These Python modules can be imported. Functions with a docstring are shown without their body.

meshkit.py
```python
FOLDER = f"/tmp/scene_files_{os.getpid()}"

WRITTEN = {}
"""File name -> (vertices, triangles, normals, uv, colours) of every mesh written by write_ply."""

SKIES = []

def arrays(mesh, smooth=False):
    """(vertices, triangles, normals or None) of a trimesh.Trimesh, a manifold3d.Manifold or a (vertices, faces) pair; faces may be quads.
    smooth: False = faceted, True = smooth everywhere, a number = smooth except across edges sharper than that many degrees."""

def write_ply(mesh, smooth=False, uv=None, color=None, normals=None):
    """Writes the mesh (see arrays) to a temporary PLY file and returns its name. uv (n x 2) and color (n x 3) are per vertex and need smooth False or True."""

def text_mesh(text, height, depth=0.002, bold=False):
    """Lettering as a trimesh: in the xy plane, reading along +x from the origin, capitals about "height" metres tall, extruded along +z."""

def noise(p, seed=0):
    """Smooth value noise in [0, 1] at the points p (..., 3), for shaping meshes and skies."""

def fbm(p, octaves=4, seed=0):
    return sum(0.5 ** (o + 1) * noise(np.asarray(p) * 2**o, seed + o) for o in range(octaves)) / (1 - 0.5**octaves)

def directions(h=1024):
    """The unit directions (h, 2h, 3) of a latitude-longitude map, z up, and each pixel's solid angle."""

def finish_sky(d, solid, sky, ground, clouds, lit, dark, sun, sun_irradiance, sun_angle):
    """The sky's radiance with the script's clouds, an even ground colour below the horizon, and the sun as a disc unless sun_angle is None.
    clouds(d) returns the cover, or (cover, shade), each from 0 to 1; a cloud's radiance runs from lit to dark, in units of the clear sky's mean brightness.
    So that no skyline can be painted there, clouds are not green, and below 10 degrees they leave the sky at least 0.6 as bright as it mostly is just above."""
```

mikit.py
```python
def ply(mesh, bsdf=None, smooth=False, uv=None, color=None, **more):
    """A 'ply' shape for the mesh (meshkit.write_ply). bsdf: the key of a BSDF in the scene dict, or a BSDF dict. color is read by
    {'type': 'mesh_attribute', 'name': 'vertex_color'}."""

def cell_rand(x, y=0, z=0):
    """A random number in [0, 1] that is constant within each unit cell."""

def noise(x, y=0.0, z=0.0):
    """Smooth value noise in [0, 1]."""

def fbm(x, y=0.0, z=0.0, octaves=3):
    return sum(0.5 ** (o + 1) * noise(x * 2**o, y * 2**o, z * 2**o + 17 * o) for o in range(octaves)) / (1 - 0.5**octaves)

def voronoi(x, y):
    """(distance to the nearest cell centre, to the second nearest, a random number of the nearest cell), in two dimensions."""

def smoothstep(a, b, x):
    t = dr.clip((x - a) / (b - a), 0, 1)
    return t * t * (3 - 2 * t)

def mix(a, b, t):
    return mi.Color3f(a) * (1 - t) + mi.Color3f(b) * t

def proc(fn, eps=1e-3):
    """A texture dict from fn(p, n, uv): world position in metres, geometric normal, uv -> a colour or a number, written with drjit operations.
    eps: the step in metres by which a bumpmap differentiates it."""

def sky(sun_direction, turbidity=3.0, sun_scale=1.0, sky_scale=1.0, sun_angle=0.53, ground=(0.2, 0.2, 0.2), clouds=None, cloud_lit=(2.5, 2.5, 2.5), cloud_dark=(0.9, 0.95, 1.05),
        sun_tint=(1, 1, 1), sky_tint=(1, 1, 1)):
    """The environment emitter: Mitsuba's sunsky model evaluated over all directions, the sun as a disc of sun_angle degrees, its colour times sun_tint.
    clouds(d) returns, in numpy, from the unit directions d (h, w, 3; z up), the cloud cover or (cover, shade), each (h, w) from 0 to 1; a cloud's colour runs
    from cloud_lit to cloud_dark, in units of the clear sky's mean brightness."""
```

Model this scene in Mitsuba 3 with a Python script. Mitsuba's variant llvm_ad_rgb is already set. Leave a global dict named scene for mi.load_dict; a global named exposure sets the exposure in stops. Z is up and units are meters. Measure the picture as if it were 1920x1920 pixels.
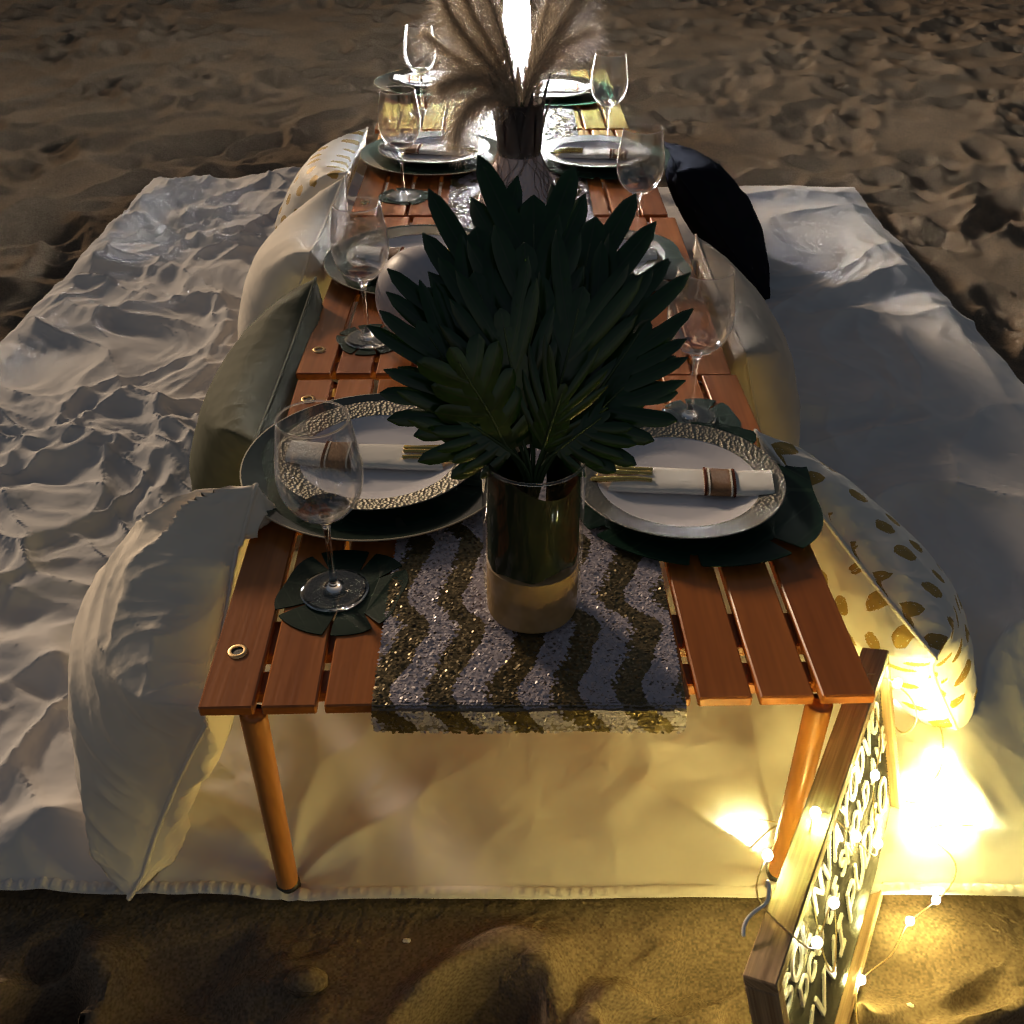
import math, random
import numpy as np, trimesh, drjit as dr, mitsuba as mi
import mikit, meshkit
from mikit import proc, fbm, noise, voronoi, cell_rand, smoothstep, mix
from mitsuba import ScalarTransform4f as T
from shapely.geometry import Polygon
from shapely.ops import unary_union
random.seed(11); RNG = np.random.default_rng(11)
scene, labels = {}, {}

# ------------------------------------------------------------------ camera, sky, light, exposure
CAM_Z, TZ = 0.982, 0.302                      # eye height, table top height (metres)
PITCH = math.radians(35.3)
scene['camera'] = {'type': 'perspective', 'fov': 53.05, 'near_clip': 0.02, 'far_clip': 500.0,
                   'to_world': T().look_at(origin=[0, 0, CAM_Z], target=[0, math.cos(PITCH), CAM_Z - math.sin(PITCH)], up=[0, 0, 1])}
AZ, EL = math.radians(127), math.radians(18)     # the flood light on the promenade: far left, low
SUN = [math.cos(AZ) * math.cos(EL), math.sin(AZ) * math.cos(EL), math.sin(EL)]
scene['sky'] = mikit.sky(SUN, turbidity=4, sun_scale=0.78, sky_scale=0.52, sun_angle=7.0, sun_tint=(0.92, 0.98, 1.24),
                         sky_tint=(1.42, 1.07, 0.88), ground=(0.15, 0.11, 0.08))
exposure = 1.42
LED, LAMP = (245.0, 190.0, 52.0), (360.0, 349.0, 319.0)   # radiance of a fairy-light bulb, of the white lantern

# ------------------------------------------------------------------ helpers
def rgb(*c): return {'type': 'rgb', 'value': list(c)}
def two(b): return {'type': 'twosided', 'bsdf': b}
def put(key, mesh, bsdf, smooth=False, **k):
    """one entry of the scene; a repeated key takes the next three-digit number"""
    name, i = key, 0
    while name in scene or name in labels:
        i += 1; name = f'{key}_{i:03d}'
    scene[name] = mikit.ply(mesh, bsdf, smooth, **k)
    return name
USED = set()
def thing(key, label, cat, group=None, kind=None):
    name, i = key, 0
    while name in USED:
        i += 1; name = f'{key}_{i:03d}'
    USED.add(name)
    d = {'label': label}
    if kind: d['kind'] = kind
    if cat: d['category'] = cat
    if group: d['group'] = group
    labels[name] = d
    return name
def tag(name, label, cat, group=None, kind=None): USED.add(name); labels[name] = {'label': label, **({'category': cat} if cat else {}), **({'group': group} if group else {}), **({'kind': kind} if kind else {})}
def M(v, f): return trimesh.Trimesh(np.asarray(v, float), np.asarray(f, int), process=False)
def cat(ms): return trimesh.util.concatenate(ms)
def move(m, x=0, y=0, z=0, rz=0.0, about=(0, 0)):
    m = m.copy()
    if rz:
        m.apply_transform(trimesh.transformations.rotation_matrix(rz, [0, 0, 1], [about[0], about[1], 0]))
    m.apply_translation([x, y, z]); return m
def outward(m):
    v, f = m.vertices - m.vertices.mean(0), m.faces
    if np.einsum('ij,ij->i', v[f[:, 0]], np.cross(v[f[:, 1]], v[f[:, 2]])).sum() < 0: m = M(m.vertices, f[:, ::-1])
    return m
def lathe(pro, n=40, closed=False):
    pro = np.asarray(pro, float); k = len(pro)
    a = np.arange(n) * 2 * np.pi / n
    v = np.stack([pro[:, 0][:, None] * np.cos(a), pro[:, 0][:, None] * np.sin(a), np.repeat(pro[:, 1][:, None], n, 1)], -1).reshape(-1, 3)
    f = []
    for i in range(k if closed else k - 1):
        r0, r1 = i * n, ((i + 1) % k) * n
        j = np.arange(n); j1 = (j + 1) % n
        f.append(np.stack([r0 + j, r0 + j1, r1 + j1], 1)); f.append(np.stack([r0 + j, r1 + j1, r1 + j], 1))
    return outward(M(v, np.vstack(f)))
def tube(pts, rad, n=8, caps=True):
    pts = np.asarray(pts, float); k = len(pts)
    rad = np.broadcast_to(np.asarray(rad, float), (k,))
    t = np.gradient(pts, axis=0); t /= np.linalg.norm(t, axis=1, keepdims=True) + 1e-12
    up = np.array([0, 0, 1.0]) if abs(t[:, 2]).mean() < .8 else np.array([1.0, 0, 0])
    s = np.cross(t, up); s /= np.linalg.norm(s, axis=1, keepdims=True) + 1e-12
    w = np.cross(s, t)
    a = np.arange(n) * 2 * np.pi / n
    v = (pts[:, None] + rad[:, None, None] * (np.cos(a)[None, :, None] * s[:, None] + np.sin(a)[None, :, None] * w[:, None])).reshape(-1, 3)
    f = []
    j = np.arange(n); j1 = (j + 1) % n
    for i in range(k - 1):
        f.append(np.stack([i * n + j, i * n + j1, (i + 1) * n + j1], 1)); f.append(np.stack([i * n + j, (i + 1) * n + j1, (i + 1) * n + j], 1))
    v = list(v)
    if caps:
        for r, p, fl in ((0, pts[0], 1), ((k - 1) * n, pts[-1], 0)):
            c = len(v); v.append(p)
            tri = np.stack([r + j, r + j1, np.full(n, c)], 1); f.append(tri[:, ::-1] if fl else tri)
    return outward(M(v, np.vstack(f)))
def spline(p, n):
    from scipy.interpolate import CubicSpline
    p = np.asarray(p, float); d = np.r_[0, np.cumsum(np.linalg.norm(np.diff(p, axis=0), axis=1))]
    return CubicSpline(d, p)(np.linspace(0, d[-1], n))
def rbox(sx, sy, sz, c=0.002):
    """box with chamfered edges, centred"""
    h = np.array([sx, sy, sz]) / 2
    pts = []
    for s in np.ndindex(2, 2, 2):
        sg = np.array(s) * 2 - 1
        for ax in range(3):
            q = h - c; q[ax] = h[ax]; pts.append(sg * q)
    return trimesh.convex.convex_hull(np.array(pts))
def nfb(x, y, sc, o, s): return meshkit.fbm(np.stack([x / sc, y / sc, 0 * x + s * 7.31], -1), o, s)

# ------------------------------------------------------------------ materials
def P3(p): return p.x, p.y, p.z
def sand_col(p, n, uv):
    a = fbm(p.x * 5, p.y * 5, 3.0, 3); g = noise(p.x * 420, p.y * 420, p.z * 420)
    c = mix((0.128, 0.096, 0.068), (0.205, 0.157, 0.114), a)
    return c * (0.62 + 0.76 * g)
scene['sand_mat'] = {'type': 'bumpmap', 'arbitrary': {**proc(lambda p, n, uv: 0.006 * fbm(p.x * 45, p.y * 45, p.z * 45, 3) + 0.0016 * noise(p.x * 300, p.y * 300, p.z * 300), 2e-3)}, 'scale': 1.0,
                     'bsdf': {'type': 'diffuse', 'reflectance': proc(sand_col)}}
def weave(p, n, uv): return 0.0006 * fbm(p.x * 130, p.y * 130, p.z * 130, 2)
def cloth(col, var=0.06, sc=30):
    def f(p, n, uv):
        g = fbm(p.x * sc, p.y * sc, p.z * sc, 3)
        return mi.Color3f(*col) * (1 - var + 2 * var * g)
    return two({'type': 'bumpmap', 'arbitrary': proc(weave, 1e-3), 'scale': 1.0, 'bsdf': {'type': 'principled', 'base_color': proc(f), 'roughness': 0.85, 'specular': 0.25, 'sheen': 0.3}})
scene['sheet_mat'] = two({'type': 'bumpmap', 'arbitrary': proc(lambda p, n, uv: 0.0012 * fbm(p.x * 70, p.y * 70, p.z * 70, 3), 1e-3), 'scale': 1.0, 'bsdf': {'type': 'diffuse', 'reflectance': proc(lambda p, n, uv: mi.Color3f(0.655, 0.635, 0.625) * (0.94 + 0.12 * fbm(p.x * 25, p.y * 25, p.z * 25, 3)))}})
scene['cream_mat'] = cloth((0.80, 0.72, 0.61))
scene['olive_mat'] = cloth((0.066, 0.072, 0.042), 0.2, 60)
scene['black_mat'] = two({'type': 'diffuse', 'reflectance': rgb(0.010, 0.011, 0.016)})
scene['beige_mat'] = cloth((0.42, 0.35, 0.28))
def dots(uv):
    """ragged round spots in staggered rows, one every 6 cm (uv in metres)"""
    u, v = uv.x / 0.056, uv.y / 0.044
    r = dr.floor(v); u2 = u + 0.5 * (r - 2 * dr.floor(r / 2))
    c = dr.floor(u2)
    du = (u2 - c - 0.5 + 0.16 * (cell_rand(c, r, 5) - 0.5)) * 0.056; dv = (v - r - 0.5 + 0.16 * (cell_rand(c, r, 6) - 0.5)) * 0.044
    d = dr.sqrt(du * du + dv * dv) + 0.0026 * (noise(uv.x * 260, uv.y * 260) - 0.5)
    m = dr.select(d < 0.0112 + 0.0025 * cell_rand(c, r, 7), 1.0, 0.0)
    return m * dr.select(noise(uv.x * 900, uv.y * 700, 3.0) > 0.08, 1.0, 0.0)
def dotcol(p, n, uv):
    m = dots(uv); g = fbm(p.x * 30, p.y * 30, p.z * 30, 3)
    return mix((0.66, 0.63, 0.58), (0.36, 0.235, 0.07), m) * (0.95 + 0.1 * g)
scene['dotted_mat'] = two({'type': 'bumpmap', 'arbitrary': proc(weave, 1e-3), 'scale': 1.0, 'bsdf': {'type': 'principled', 'base_color': proc(dotcol), 'roughness': 0.6, 'specular': 0.3,
                           'metallic': proc(lambda p, n, uv: 0.35 * dots(uv))}})
def woodcol(lo, hi, sx=(60, 3.0, 60)):
    def f(p, n, uv):
        q = fbm(p.x * sx[0] + uv.x * 91, p.y * sx[1], p.z * sx[2] + uv.x * 37, 4)
        s = fbm(p.x * sx[0] * 5, p.y * sx[1] * 4 + uv.x * 50, p.z * sx[2] * 5, 2)
        return mix(lo, hi, dr.clip(q * 1.3 - 0.15 + (uv.x - 0.5) * 0.45, 0, 1)) * (0.84 + 0.30 * s)
    return f
def wood(lo, hi, sx=(60, 3.0, 60), rough=0.34, coat=0.5):
    return {'type': 'bumpmap', 'arbitrary': proc(lambda p, n, uv: 0.00025 * fbm(p.x * sx[0] * 6, p.y * sx[1] * 4, p.z * sx[2] * 6, 2), 1e-3), 'scale': 1.0,
            'bsdf': {'type': 'principled', 'base_color': proc(woodcol(lo, hi, sx)), 'roughness': rough, 'specular': 0.28, 'clearcoat': coat, 'clearcoat_gloss': 0.72}}
scene['slat_mat'] = wood((0.255, 0.068, 0.012), (0.475, 0.152, 0.031), rough=0.30, coat=0.6)
scene['leg_mat'] = wood((0.36, 0.125, 0.03), (0.50, 0.20, 0.055), (50, 50, 4.0), 0.3)
def railcol(p, n, uv):
    q = fbm(uv.x * 170, uv.y * 7, 1.0, 3); r = fbm(uv.x * 700, uv.y * 24, 5.0, 2)
    return mix((0.25, 0.155, 0.085), (0.47, 0.325, 0.19), dr.clip(q * 1.7 - 0.35, 0, 1)) * (0.72 + 0.5 * r)
scene['frame_mat'] = {'type': 'bumpmap', 'arbitrary': proc(lambda p, n, uv: 0.0006 * fbm(uv.x * 400, uv.y * 14, 2.0, 2), 1e-3), 'scale': 1.0,
                      'bsdf': {'type': 'principled', 'base_color': proc(railcol), 'roughness': 0.6, 'specular': 0.3}}
scene['rubber_mat'] = {'type': 'roughplastic', 'diffuse_reflectance': rgb(0.015, 0.014, 0.014), 'alpha': 0.3}
scene['brass_mat'] = {'type': 'roughconductor', 'material': 'none', 'specular_reflectance': rgb(0.72, 0.50, 0.26), 'alpha': 0.22}
scene['pale_rim_mat'] = {'type': 'principled', 'base_color': rgb(0.42, 0.36, 0.26), 'roughness': 0.35, 'metallic': 0.4}
scene['gold_mat'] = {'type': 'roughconductor', 'material': 'none', 'specular_reflectance': rgb(0.88, 0.62, 0.20), 'alpha': 0.16}
scene['glass_mat'] = {'type': 'dielectric', 'int_ior': 1.5}
scene['pane_mat'] = {'type': 'thindielectric', 'int_ior': 1.5}
scene['vase_glass_mat'] = {'type': 'thindielectric', 'int_ior': 1.26}
scene['china_mat'] = {'type': 'principled', 'base_color': rgb(0.66, 0.64, 0.68), 'roughness': 0.16, 'specular': 0.6, 'clearcoat': 0.4}
scene['charger_mat'] = {'type': 'principled', 'base_color': rgb(0.016, 0.026, 0.020), 'roughness': 0.12, 'specular': 0.8, 'clearcoat': 0.3}
def hammer(p, n, uv):
    a, b, c = voronoi(p.x * 240, p.y * 240)
    return 0.0014 * dr.minimum(a, 0.8)
scene['hammered_mat'] = two({'type': 'bumpmap', 'arbitrary': proc(hammer, 4e-4), 'scale': 1.0, 'bsdf': {'type': 'roughconductor', 'material': 'none', 'specular_reflectance': rgb(0.27, 0.255, 0.215), 'alpha': 0.32}})
def leafcol(lo, hi, rib=(0.030, 0.060, 0.020)):
    def f(p, n, uv):
        v = dr.abs(uv.x - 0.5) * 2
        g = fbm(p.x * 60, p.y * 60, p.z * 60, 3)
        return mix(mix(lo, hi, g), rib, smoothstep(0.10, 0.05, v) * dr.select(uv.y < 1.5, 1.0, 0.0))
    return f
def matcol(p, n, uv):
    """flat leaf: uv are the leaf's own axes in units of its length; pale rib and side veins"""
    x, y = uv.x, dr.abs(uv.y)
    k = (x + 0.9 * y) * 4.0
    d = dr.abs(k - dr.floor(k) - 0.5)
    vein = dr.maximum(smoothstep(0.030, 0.012, y), 0.6 * smoothstep(0.44, 0.48, d) * smoothstep(0.9, 0.6, y))
    return mix(mix((0.004, 0.017, 0.012), (0.009, 0.032, 0.021), fbm(p.x * 60, p.y * 60, p.z * 60, 3)), (0.020, 0.045, 0.027), vein)
scene['leaf_mat'] = two({'type': 'principled', 'base_color': proc(leafcol((0.0050, 0.0200, 0.0040), (0.0130, 0.0500, 0.0090), (0.018, 0.036, 0.012))), 'roughness': 0.24, 'specular': 0.55})
scene['mat_leaf_mat'] = two({'type': 'principled', 'base_color': proc(matcol), 'roughness': 0.4, 'specular': 0.14})
scene['wrap_mat'] = two({'type': 'principled', 'base_color': proc(leafcol((0.003, 0.009, 0.005), (0.006, 0.016, 0.008))), 'roughness': 0.75, 'specular': 0.2})
scene['stalk_mat'] = {'type': 'principled', 'base_color': rgb(0.03, 0.06, 0.02), 'roughness': 0.5}
scene['napkin_mat'] = cloth((0.74, 0.71, 0.66), 0.03, 60)
scene['band_mat'] = {'type': 'principled', 'base_color': proc(lambda p, n, uv: mix((0.17, 0.085, 0.04), (0.26, 0.14, 0.07), noise(p.x * 900, p.y * 300, p.z * 900))), 'roughness': 0.8}
scene['stripe_mat'] = {'type': 'diffuse', 'reflectance': rgb(0.70, 0.66, 0.58)}
scene['stripe_dark_mat'] = {'type': 'diffuse', 'reflectance': rgb(0.09, 0.03, 0.02)}
scene['gold_sequin_mat'] = two({'type': 'principled', 'base_color': rgb(0.150, 0.112, 0.052), 'roughness': 0.33, 'metallic': 0.6, 'specular': 0.5})
scene['white_sequin_mat'] = two({'type': 'principled', 'base_color': rgb(0.40, 0.355, 0.395), 'roughness': 0.34, 'specular': 0.6, 'metallic': 0.1})
scene['runner_mat'] = two({'type': 'diffuse', 'reflectance': proc(lambda p, n, uv: mix((0.22, 0.18, 0.15), (0.30, 0.26, 0.22), noise(p.x * 500, p.y * 500, p.z * 500)))})
scene['fill_mat'] = {'type': 'principled', 'base_color': proc(lambda p, n, uv: mix((0.27, 0.165, 0.070), (0.40, 0.255, 0.115), fbm(p.x * 90, p.y * 90, p.z * 90, 4))), 'roughness': 0.55, 'specular': 0.4}
scene['plume_mat'] = {'type': 'principledthin', 'base_color': proc(lambda p, n, uv: mix((0.46, 0.40, 0.335), (0.90, 0.83, 0.73), uv.x)), 'roughness': 0.5, 'diff_trans': 1.2, 'spec_trans': 0.0}
scene['silver_mat'] = {'type': 'bumpmap', 'arbitrary': proc(lambda p, n, uv: 0.0030 * voronoi(p.x * 190 + p.y * 90, p.z * 190 - p.y * 60)[0], 5e-4), 'scale': 1.0,
                       'bsdf': {'type': 'principled', 'base_color': rgb(0.62, 0.53, 0.56), 'metallic': 0.5, 'roughness': 0.32, 'specular': 0.6}}
scene['wire_wrap_mat'] = {'type': 'roughconductor', 'material': 'none', 'specular_reflectance': rgb(0.30, 0.24, 0.22), 'alpha': 0.3}
scene['ribbon_mat'] = two({'type': 'principled', 'base_color': rgb(0.008, 0.009, 0.015), 'roughness': 0.45, 'specular': 0.5})
scene['globe_mat'] = {'type': 'principled', 'base_color': rgb(0.46, 0.43, 0.47), 'roughness': 0.42, 'specular': 0.5}
scene['felt_mat'] = {'type': 'principled', 'base_color': rgb(0.040, 0.040, 0.036), 'roughness': 0.32, 'specular': 0.6}
scene['letter_mat'] = {'type': 'principled', 'base_color': rgb(0.78, 0.76, 0.70), 'roughness': 0.4, 'specular': 0.5}
scene['copper_mat'] = {'type': 'principled', 'base_color': rgb(0.55, 0.42, 0.24), 'roughness': 0.35, 'metallic': 0.5}
scene['tie_mat'] = {'type': 'principled', 'base_color': rgb(0.85, 0.83, 0.78), 'roughness': 0.4}
scene['led_mat'] = {'type': 'diffuse', 'reflectance': rgb(0.8, 0.7, 0.5)}
scene['lamp_mat'] = {'type': 'diffuse', 'reflectance': rgb(0.8, 0.8, 0.78)}

# ------------------------------------------------------------------ the sand
SX0, SX1, SY0, SY1 = -1.085, 1.015, 0.657, 3.045      # outline of the sheet
def build_sand():
    def axis(a, b, h, far, k=1.35):
        c = list(np.arange(a, b, h)); s = h
        lo, hi = [], []
        x = a; st = h
        while x > -far: st *= k; x -= st; lo.append(x)
        x = c[-1]; st = h
        while x < far: st *= k; x += st; hi.append(x)
        return np.array(lo[::-1] + c + hi)
    xs = axis(-3.4, 3.4, 0.017, 220)
    ya = np.arange(0.25, 0.75, 0.009); yb = np.arange(0.75, 7.6, 0.017)
    tail, st, y = [], .017, yb[-1]
    while y < 220: st *= 1.35; y += st; tail.append(y)
    head, st, y = [], .012, .25
    while y > -220: st *= 1.4; y -= st; head.append(y)
    ys = np.array(head[::-1] + list(ya) + list(yb) + tail)
    X, Y = np.meshgrid(xs, ys, indexing='ij')
    Z = 0.050 * (nfb(X, Y, 0.55, 3, 1) - .5) + 0.040 * (nfb(X, Y, 0.17, 3, 2) - .5) + 0.010 * (nfb(X, Y, .05, 2, 3) - .5)
    Z += np.clip((.66 - Y) / .1, 0, 1) * (.170 * (nfb(X + .1 * nfb(X, Y, .1, 2, 6), Y, .15, 3, 5) - .50))
    rng = np.random.default_rng(5)
    def prints(n, x0, x1, y0, y1, size, depth):
        nonlocal Z
        for _ in range(n):
            cx, cy = rng.uniform(x0, x1), rng.uniform(y0, y1); a = rng.uniform(0, np.pi); s = size * rng.uniform(.7, 1.3)
            i0, i1 = np.searchsorted(xs, [cx - 2 * s, cx + 2 * s]); j0, j1 = np.searchsorted(ys, [cy - 2 * s, cy + 2 * s])
            dx, dy = X[i0:i1, j0:j1] - cx, Y[i0:i1, j0:j1] - cy
            u, v = (dx * math.cos(a) + dy * math.sin(a)) / s, (-dx * math.sin(a) + dy * math.cos(a)) / (s * .48)
            r = np.maximum(np.sqrt(u * u + v * v) + .25 * (nfb(X[i0:i1, j0:j1], Y[i0:i1, j0:j1], .06, 2, 9) - .5), 0)
            d = depth * rng.uniform(.5, 1.2)
            Z[i0:i1, j0:j1] += d * (-np.clip(1.15 - r ** 2.2, 0, 1) + .42 * np.exp(-((r - 1.18) / .24) ** 2))
    prints(560, -3.4, 3.4, 2.6, 7.6, .17, .019)
    prints(420, -3.4, 3.4, 2.6, 7.6, .09, .012)
    prints(150, -3.4, -.95, .6, 3.2, .14, .026); prints(150, .95, 3.4, .6, 3.2, .14, .026)
    prints(16, -1.0, .30, .30, .58, .10, .045); prints(9, .3, 1.0, .35, .58, .075, .030); prints(30, -.8, .8, .28, .62, .035, .012)
    # calm under the sheet and under the last table
    f = lambda a, b, t: np.clip((t - a) / (b - a), 0, 1)
    inside = f(SX0 - .10, SX0 + .06, X) * f(SX1 + .10, SX1 - .06, X) * f(SY0 - .05, SY0 + .02, Y) * f(SY1 + .10, SY1 - .06, Y)
    inside = np.maximum(inside, f(-.5, -.38, X) * f(.5, .38, X) * f(2.9, 3.0, Y) * f(3.45, 3.32, Y))
    fade = f(60, 12, np.hypot(X, Y))
    Z = Z * (1 - inside) * (0.15 + .85 * fade) - 0.014 - .004 * inside
    Z = np.minimum(Z, .030); Z = np.where((Y < .66) & (Y > .60), np.minimum(Z, .008), Z)
    v = np.stack([X, Y, Z], -1).reshape(-1, 3)
    nx, ny = X.shape; g = np.arange(nx * ny).reshape(nx, ny)
    q = np.stack([g[:-1, :-1].ravel(), g[1:, :-1].ravel(), g[1:, 1:].ravel(), g[:-1, 1:].ravel()], 1)
    scene['sand'] = mikit.ply((v, q), 'sand_mat', True)
    tag('sand', 'trampled brown beach sand full of footprints around the white sheet', None, kind='structure')
build_sand()

# ------------------------------------------------------------------ the white sheet
LEGS_ALL = []
def build_sheet():
    h = .0060
    nx, ny = int((SX1 - SX0) / h) + 1, int((SY1 - SY0) / h) + 1
    X, Y = np.meshgrid(np.linspace(SX0, SX1, nx), np.linspace(SY0, SY1, ny), indexing='ij')
    def N(sc, o, s): return nfb(X, Y, sc, o, s + 4)
    wx, wy = (N(.34, 3, 1) - .5) * .34, (N(.34, 3, 2) - .5) * .34
    left, right = 1 / (1 + np.exp((X + .34) / .05)), 1 / (1 + np.exp(-(X - .42) / .07))
    mid = 1 - np.clip(left + right, 0, 1)
    def ridged(sc, s, ang, asp, p):
        c, sn = math.cos(ang), math.sin(ang)
        u = ((X + wx) * c + (Y + wy) * sn) / sc; v = (-(X + wx) * sn + (Y + wy) * c) / (sc * asp)
        n = .75 * meshkit.noise(np.stack([u, v, 0 * u + s], -1), s) + .25 * meshkit.noise(np.stack([u * 2.1, v * 2.1, 0 * u + s], -1), s + 50)
        return (1 - np.abs(2 * n - 1)) ** p
    A = ridged(.19, 3, .35, 1.8, 2.6) * .022 + ridged(.125, 4, 1.2, 2.4, 3.0) * .023 + ridged(.085, 5, -.5, 2.6, 3.0) * .018 + ridged(.055, 6, .9, 2.8, 2.6) * .0125 + ridged(.034, 9, .1, 2.8, 2.2) * .0042 + N(.38, 2, 7) * .016
    m = .70 + .55 * N(.4, 2, 8)
    B = ridged(.26, 13, -1.15, 2.6, 2.6) * .022 + ridged(.15, 14, -.9, 3, 2.2) * .011 + ridged(.085, 15, -.3, 3, 2.) * .0055 + ridged(.045, 16, .8, 2.6, 2.) * .0022
    C = ridged(.22, 23, -.5, 2.6, 2.4) * .017 + ridged(.12, 24, .9, 3, 2.2) * .008 + ridged(.07, 25, -.2, 2.6, 2.) * .0035
    Z = left * A * m + right * B * 1.25 * (.5 + N(.5, 2, 18)) + mid * C * .75
    # tension folds that run from the four front feet of the table
    for lx, ly in LEGS_ALL:
        d = np.hypot(X - lx, Y - ly); a = np.arctan2(Y - ly, X - lx)
        w = np.exp(-d / .22) * np.clip(d / .03, 0, 1)
        Z += w * .015 * (1 - np.abs(np.sin(a * 3.5 + 1.5 * N(.2, 2, 30)))) - .012 * np.exp(-(d / .028) ** 2)
    edge = np.minimum.reduce([X - SX0, SX1 - X, Y - SY0, SY1 - Y])
    Z = Z * np.clip(.35 + edge / .10, 0, 1) + .004
    xo = X + .05 * (N(.5, 2, 40) - .5) * np.clip(np.abs(X) - .6, 0, 1) * 2 + .016 * (N(.06, 2, 42) - .5) * np.clip(1 - edge / .08, 0, 1)
    yo = Y + (.05 * (N(.4, 2, 41) - .5) + .02 * (N(.09, 2, 43) - .5)) * np.clip(1 - (SY1 - Y) / .5, 0, 1) + .012 * (N(.35, 2, 44) - .5) * np.clip(1 - (Y - SY0) / .2, 0, 1)
    yo += .05 * np.clip(-X - .2, 0, 1) * np.clip((Y - 2) / 1, 0, 1) - .03 * np.clip(X - .2, 0, 1) * np.clip((Y - 2) / 1, 0, 1)
    global SHEET
    SHEET = (X[:, 0], Y[0], Z)
    v = np.stack([xo, yo, Z], -1)
    g = np.arange(nx * ny).reshape(nx, ny)
    q = np.stack([g[:-1, :-1].ravel(), g[1:, :-1].ravel(), g[1:, 1:].ravel(), g[:-1, 1:].ravel()], 1)
    t = thing('bed_sheet', 'large crumpled white bed sheet spread on the sand under the tables', 'sheet')
    scene[t] = mikit.ply((v.reshape(-1, 3), q), 'sheet_mat', True)
    # the gathered hem along the front edge
    f = v[:, 0]; rows = []
    xs = np.interp(np.linspace(0, nx - 1, nx * 4), np.arange(nx), f[:, 0]); ysf = np.interp(np.linspace(0, nx - 1, nx * 4), np.arange(nx), f[:, 1]); zs = np.interp(np.linspace(0, nx - 1, nx * 4), np.arange(nx), f[:, 2])
    ruf = .0022 * (np.sin(xs * 2 * np.pi / .0125 + 3 * meshkit.noise(np.stack([xs * 20, 0 * xs, 0 * xs], -1), 3)) > 0) * np.where(xs < -.27, 1, .25)
    for k in range(7):
        a = np.pi * k / 6
        rows.append(np.stack([xs, ysf + .0055 - .0075 * np.cos(a), zs + .0012 + (.0035 + ruf) * np.sin(a)], 1))
    R = np.array(rows); n = len(xs); gg = np.arange(7 * n).reshape(7, n)
    q2 = np.stack([gg[:-1, :-1].ravel(), gg[:-1, 1:].ravel(), gg[1:, 1:].ravel(), gg[1:, :-1].ravel()], 1)
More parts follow.
